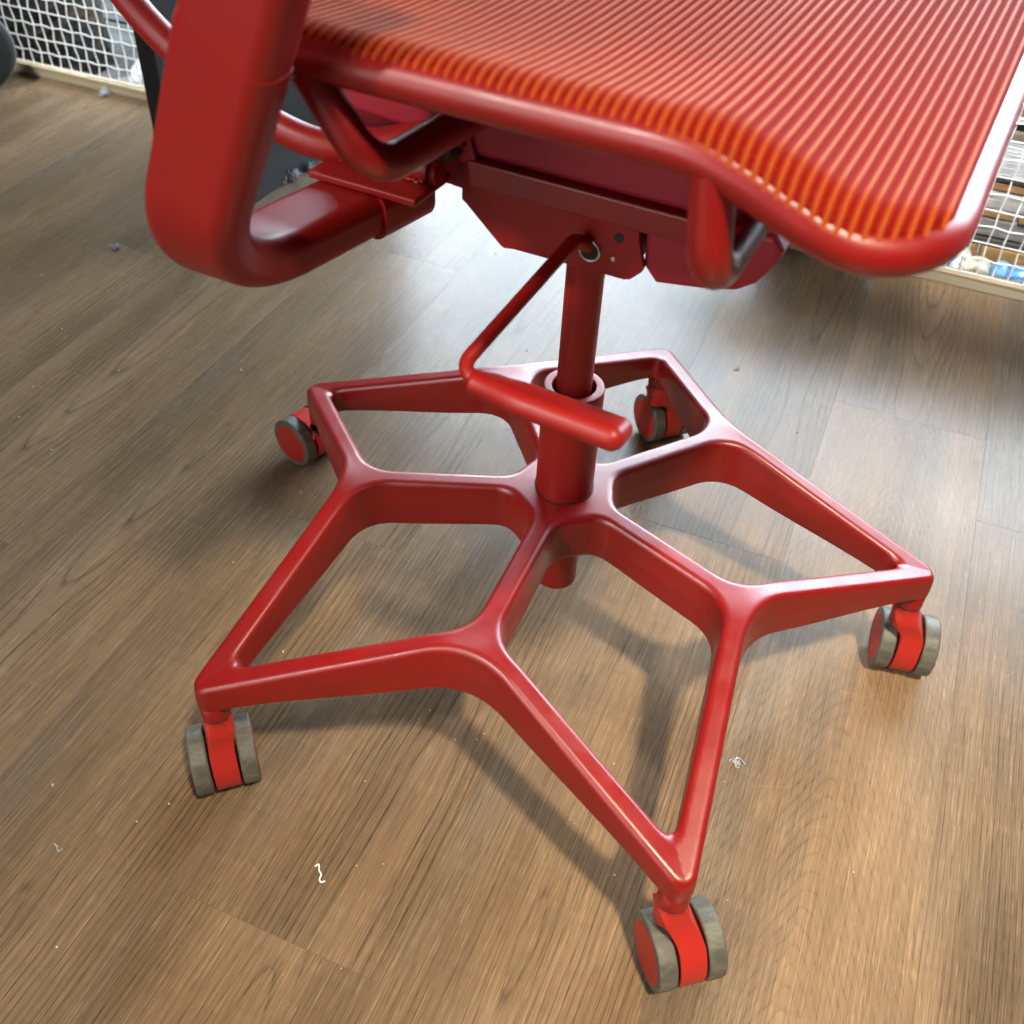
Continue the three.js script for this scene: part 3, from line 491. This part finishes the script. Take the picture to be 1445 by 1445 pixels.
  stones.forEach(([u, v, r], i) => { const s = (x, y, z) => Math.hypot(x, y * 1.3, z * 0.9) - r + 0.3 * r * (vnoise(x * 30 + 20 + i, y * 30 + z * 30 + 20) - 0.5), q = r * 1.6; tag(mesh('stone', place(surfaceNets(s, [-q, -q, -q], [q, q, q], r / 9), UV(FENCE + u, v, -0.045 + r * 0.7)), std({ color: lin(0.5, 0.48, 0.43), roughness: 0.8 })), names[i], 'stone', 'pale stones behind the mesh'); });
  const tub = tag(group('plant_tub'), 'dark grey square tub far behind the mesh, above the white bag', 'tub');
  mesh('tub_body', place(new RoundedBoxGeometry(0.13, 0.12, 0.13, 3, 0.008), UV(FENCE + 0.42, -1.12, 0.015), { ry: FLOOR_TURN + 0.3 }), std({ color: lin(0.045, 0.042, 0.04), roughness: 0.6 }), tub);
  mesh('rim', place(new RoundedBoxGeometry(0.14, 0.014, 0.14, 3, 0.005), UV(FENCE + 0.42, -1.12, 0.081), { ry: FLOOR_TURN + 0.3 }), std({ color: lin(0.06, 0.056, 0.054), roughness: 0.5 }), tub);
}

// ---------------------------------------------------------------- inside: black panel, round cushion, bits of lint
{
  const t = 0.030, a = V3(-0.582, 0, -0.712), b = V3(-0.454, 0, -1.015), d = b.clone().sub(a).normalize(), L = 0.62, nrm = V3(d.z, 0, -d.x); // nrm points away from the seen face
  if (nrm.x > 0) nrm.negate();
  const c = a.clone().addScaledVector(d, L / 2).addScaledVector(nrm, t / 2), pn = tag(group('side_panel'), 'black upright board panel standing on the floor behind the red arm', 'panel');
  mesh('board', place(new RoundedBoxGeometry(L, 0.86, t, 3, 0.0015), V3(c.x, 0.43, c.z), { ry: Math.atan2(-d.z, d.x) }), M.black, pn);
}
{
  const c = UV(0.80, -1.470, 0.077), felt = std({ color: lin(0.030, 0.034, 0.035), roughness: 1, bumpMap: dust, bumpScale: 0.003 });
  const g = lathe([[0.0001, 0.02], [0.06, 0.021], [0.075, 0.020], [0.083, 0.014], [0.086, 0.0], [0.083, -0.014], [0.075, -0.02], [0.0001, -0.021]], 64).rotateX(Math.PI / 2);
  const cu = tag(mesh('cushion', g, felt), 'dark grey round felt cushion standing on edge at the left edge of the picture', 'cushion');
  cu.scale.setScalar(0.89); cu.position.copy(c); cu.lookAt(camera.position.x, c.y + 0.05, camera.position.z);
  mesh('piping', new THREE.TorusGeometry(0.0845, 0.0035, 10, 80).translate(0, 0, 0.009), std({ color: lin(0.16, 0.18, 0.18), roughness: 1 }), cu);
}
function fluff(name, label, px, py, pz, size, n, pts = 6, r = 0.00035, cat = 'lint', flat = 0.35, mat = M.lint) {
  const parts = [];
  for (let i = 0; i < n; i++) { const p = []; let q = V3(RR(-1, 1) * size * 0.4, RR(0.1, 0.5) * size * flat, RR(-1, 1) * size * 0.4); for (let k = 0; k < pts; k++) { p.push(V3(px + q.x, py + r + Math.abs(q.y), pz + q.z)); q = q.clone().add(V3(RR(-1, 1), RR(-1, 1) * flat, RR(-1, 1)).multiplyScalar(size * 0.42)); q.multiplyScalar(0.9); } parts.push(sweep(p, circle(r, 5), { segs: pts * 4 })); }
  return tag(mesh(name, mergeGeometries(parts), mat), label, cat);
}
{ // the white curl, drawn as it lies
  const p = [[446, 1226], [450, 1224], [452, 1230], [456, 1235], [455, 1240], [458, 1243], [462, 1241]].map(([x, y], i) => V3(-0.177 + (x - 453) * 0.00066, 0.0012 + 0.001 * (i % 2), 0.278 + (y - 1235) * 0.0008));
  tag(mesh('thread', sweep(p, circle(0.0007, 8), { segs: 50 }), std({ color: lin(0.8, 0.8, 0.78), roughness: 0.9 })), 'white curled thread lying on the wood in front of the left castor', 'thread');
}
fluff('lint', 'grey fluff lying on the wood right of the front castor bar', 0.178, 0.0005, 0.134, 0.008, 9);
fluff('lint', 'pale fluff on the floor at left of the red arm', -0.688, 0.0005, -0.688, 0.012, 12, 6, 0.0005);
fluff('lint', 'largest white lint tuft against the foot of the black panel', -0.482, 0.0005, -0.955, 0.022, 26, 7, 0.0007, 'lint', 0.8);
fluff('lint', 'smaller white lint tuft by the black panel, nearest the red plate', -0.458, 0.0005, -0.990, 0.014, 12, 6, 0.0007, 'lint', 0.8);
fluff('lint', 'thin grey hair of lint on the floor at the lower left', -0.395, 0.0005, 0.271, 0.013, 1, 5, 0.0004);
fluff('lint', 'white fluff caught on the timber rail left of the black panel', UV(0.888, -1.255).x, 0.004, UV(0.888, -1.255).z, 0.016, 16, 6, 0.0006, 'lint', 0.7);
fluff('lint', 'tiny white fluff on the floor beyond the farthest castor', 0.232, 0.0005, -0.49, 0.007, 6, 5, 0.0005);
{ // crumbs and dust
  const n = 420, g = new THREE.IcosahedronGeometry(0.0007, 0), im = new THREE.InstancedMesh(g, std({ color: lin(0.62, 0.55, 0.44), roughness: 1 }), n), m = new THREE.Matrix4();
  for (let i = 0; i < n; i++) { const s = Math.pow(rnd(), 3) * 1.5 + 0.35; m.compose(UV(RR(-0.75, 0.88), RR(-1.5, 0.75), 0.0004 * s), new THREE.Quaternion().setFromEuler(new THREE.Euler(RR(0, 3), RR(0, 3), RR(0, 3))), V3(s * RR(0.6, 1.8), s * 0.8, s)); im.setMatrixAt(i, m); }
  im.name = 'crumbs'; im.userData.kind = 'stuff'; im.userData.label = 'pale crumbs and dust specks scattered over the wood floor'; im.castShadow = im.receiveShadow = true; scene.add(im);
}

// ---------------------------------------------------------------- lights out of view: ceiling downlights and windows, placed for what they light
function unseenDownlight(at, aim, I, cone, label, color = lin(1.0, 0.84, 0.62)) {
  const g = tag(group('unseen_ceiling_lamp'), label, 'ceiling lamp', 'unseen ceiling downlights'), size = 0.14; g.position.copy(at); g.lookAt(aim);
  mesh('unseen_lamp_housing', new RoundedBoxGeometry(size + 0.03, size + 0.03, 0.05, 2, 0.006).translate(0, 0, -0.028), std({ color: lin(0.7, 0.7, 0.7), roughness: 0.5 }), g);
  mesh('unseen_lamp_glass', new THREE.BoxGeometry(size, size, 0.004), std({ color: lin(0.9, 0.9, 0.9), emissive: color, emissiveIntensity: 2 }), g);
  const l = new THREE.SpotLight(color, I, 0, cone, 0.9, 2); l.position.set(0, 0, 0.09); l.target.position.set(0, 0, 1); l.shadow.radius = 4.5; l.castShadow = true; l.name = 'unseen_lamp_light'; g.add(l); g.add(l.target); return g;
}
unseenDownlight(V3(0.60, 2.75, 1.30), V3(0.40, 0, 0.52), 48, 0.39, 'unseen square ceiling lamp nearest the chair, lighting base and floor');  // out of view, set where the base shadows point
unseenDownlight(V3(-2.1, 2.75, 1.95), V3(-0.14, 0.52, 0.2), 26, 0.15, 'unseen square ceiling lamp to the left of the chair, lighting the red arm', lin(1.0, 0.93, 0.84));  // out of view, placed to light the outer face of the arm
unseenDownlight(UV(-0.4, 0.35, 2.4), UV(1.06, 0.40, 0.14), 60, 0.13, 'unseen square ceiling lamp lighting the boards behind the wire mesh, right side', lin(0.95, 0.97, 1.0));  // out of view, placed to brighten the boards behind the mesh
unseenDownlight(UV(-0.3, -1.3, 2.4), UV(1.08, -1.32, 0.1), 30, 0.15, 'unseen square ceiling lamp lighting the clutter behind the wire mesh, left side', lin(0.95, 0.97, 1.0));  // out of view, placed to brighten the log and clutter
function unseenWindow(c, aim, Wd, Hh, panes, I, color, label) {
  const win = tag(group('window'), label, 'window');
  win.position.copy(c); win.lookAt(aim);
  for (let i = 0; i < panes; i++) mesh('unseen_window_pane', new THREE.BoxGeometry(Wd / panes - 0.05, Hh - 0.06, 0.006).translate(-Wd / 2 + (i + 0.5) * Wd / panes, 0, 0), std({ color: lin(0.8, 0.8, 0.8), emissive: color, emissiveIntensity: 0.6 }), win);
  for (let i = 0; i <= panes; i++) mesh('unseen_window_frame', new THREE.BoxGeometry(0.05, Hh, 0.05).translate(-Wd / 2 + i * Wd / panes, 0, 0), M.white, win);
  const l = new THREE.RectAreaLight(color, I, Wd, Hh); l.position.set(0, 0, 0.03); l.rotation.y = Math.PI; l.name = 'unseen_window_light'; win.add(l);
}
unseenWindow(UV(FENCE + 2.6, 0.1, 1.70), V3(0, 1.0, 0), 4.8, 2.25, 4, 19, lin(0.74, 0.88, 1.0), 'unseen tall white framed daylight glazing beyond the fence, lighting floor and base');  // out of view; size and strength set for the sheen on floor and base
unseenWindow(V3(-2.1, 1.15, 2.3), V3(0, 0.5, 0), 1.8, 1.6, 2, 2.6, lin(1.0, 0.95, 0.88), 'unseen white framed glazing behind and left of the camera, lighting the chair');  // out of view, placed to light chair faces turned left and forward
scene.traverse((o) => { if (o.isMesh) o.castShadow = o.receiveShadow = true; });
renderer.render(scene, camera);
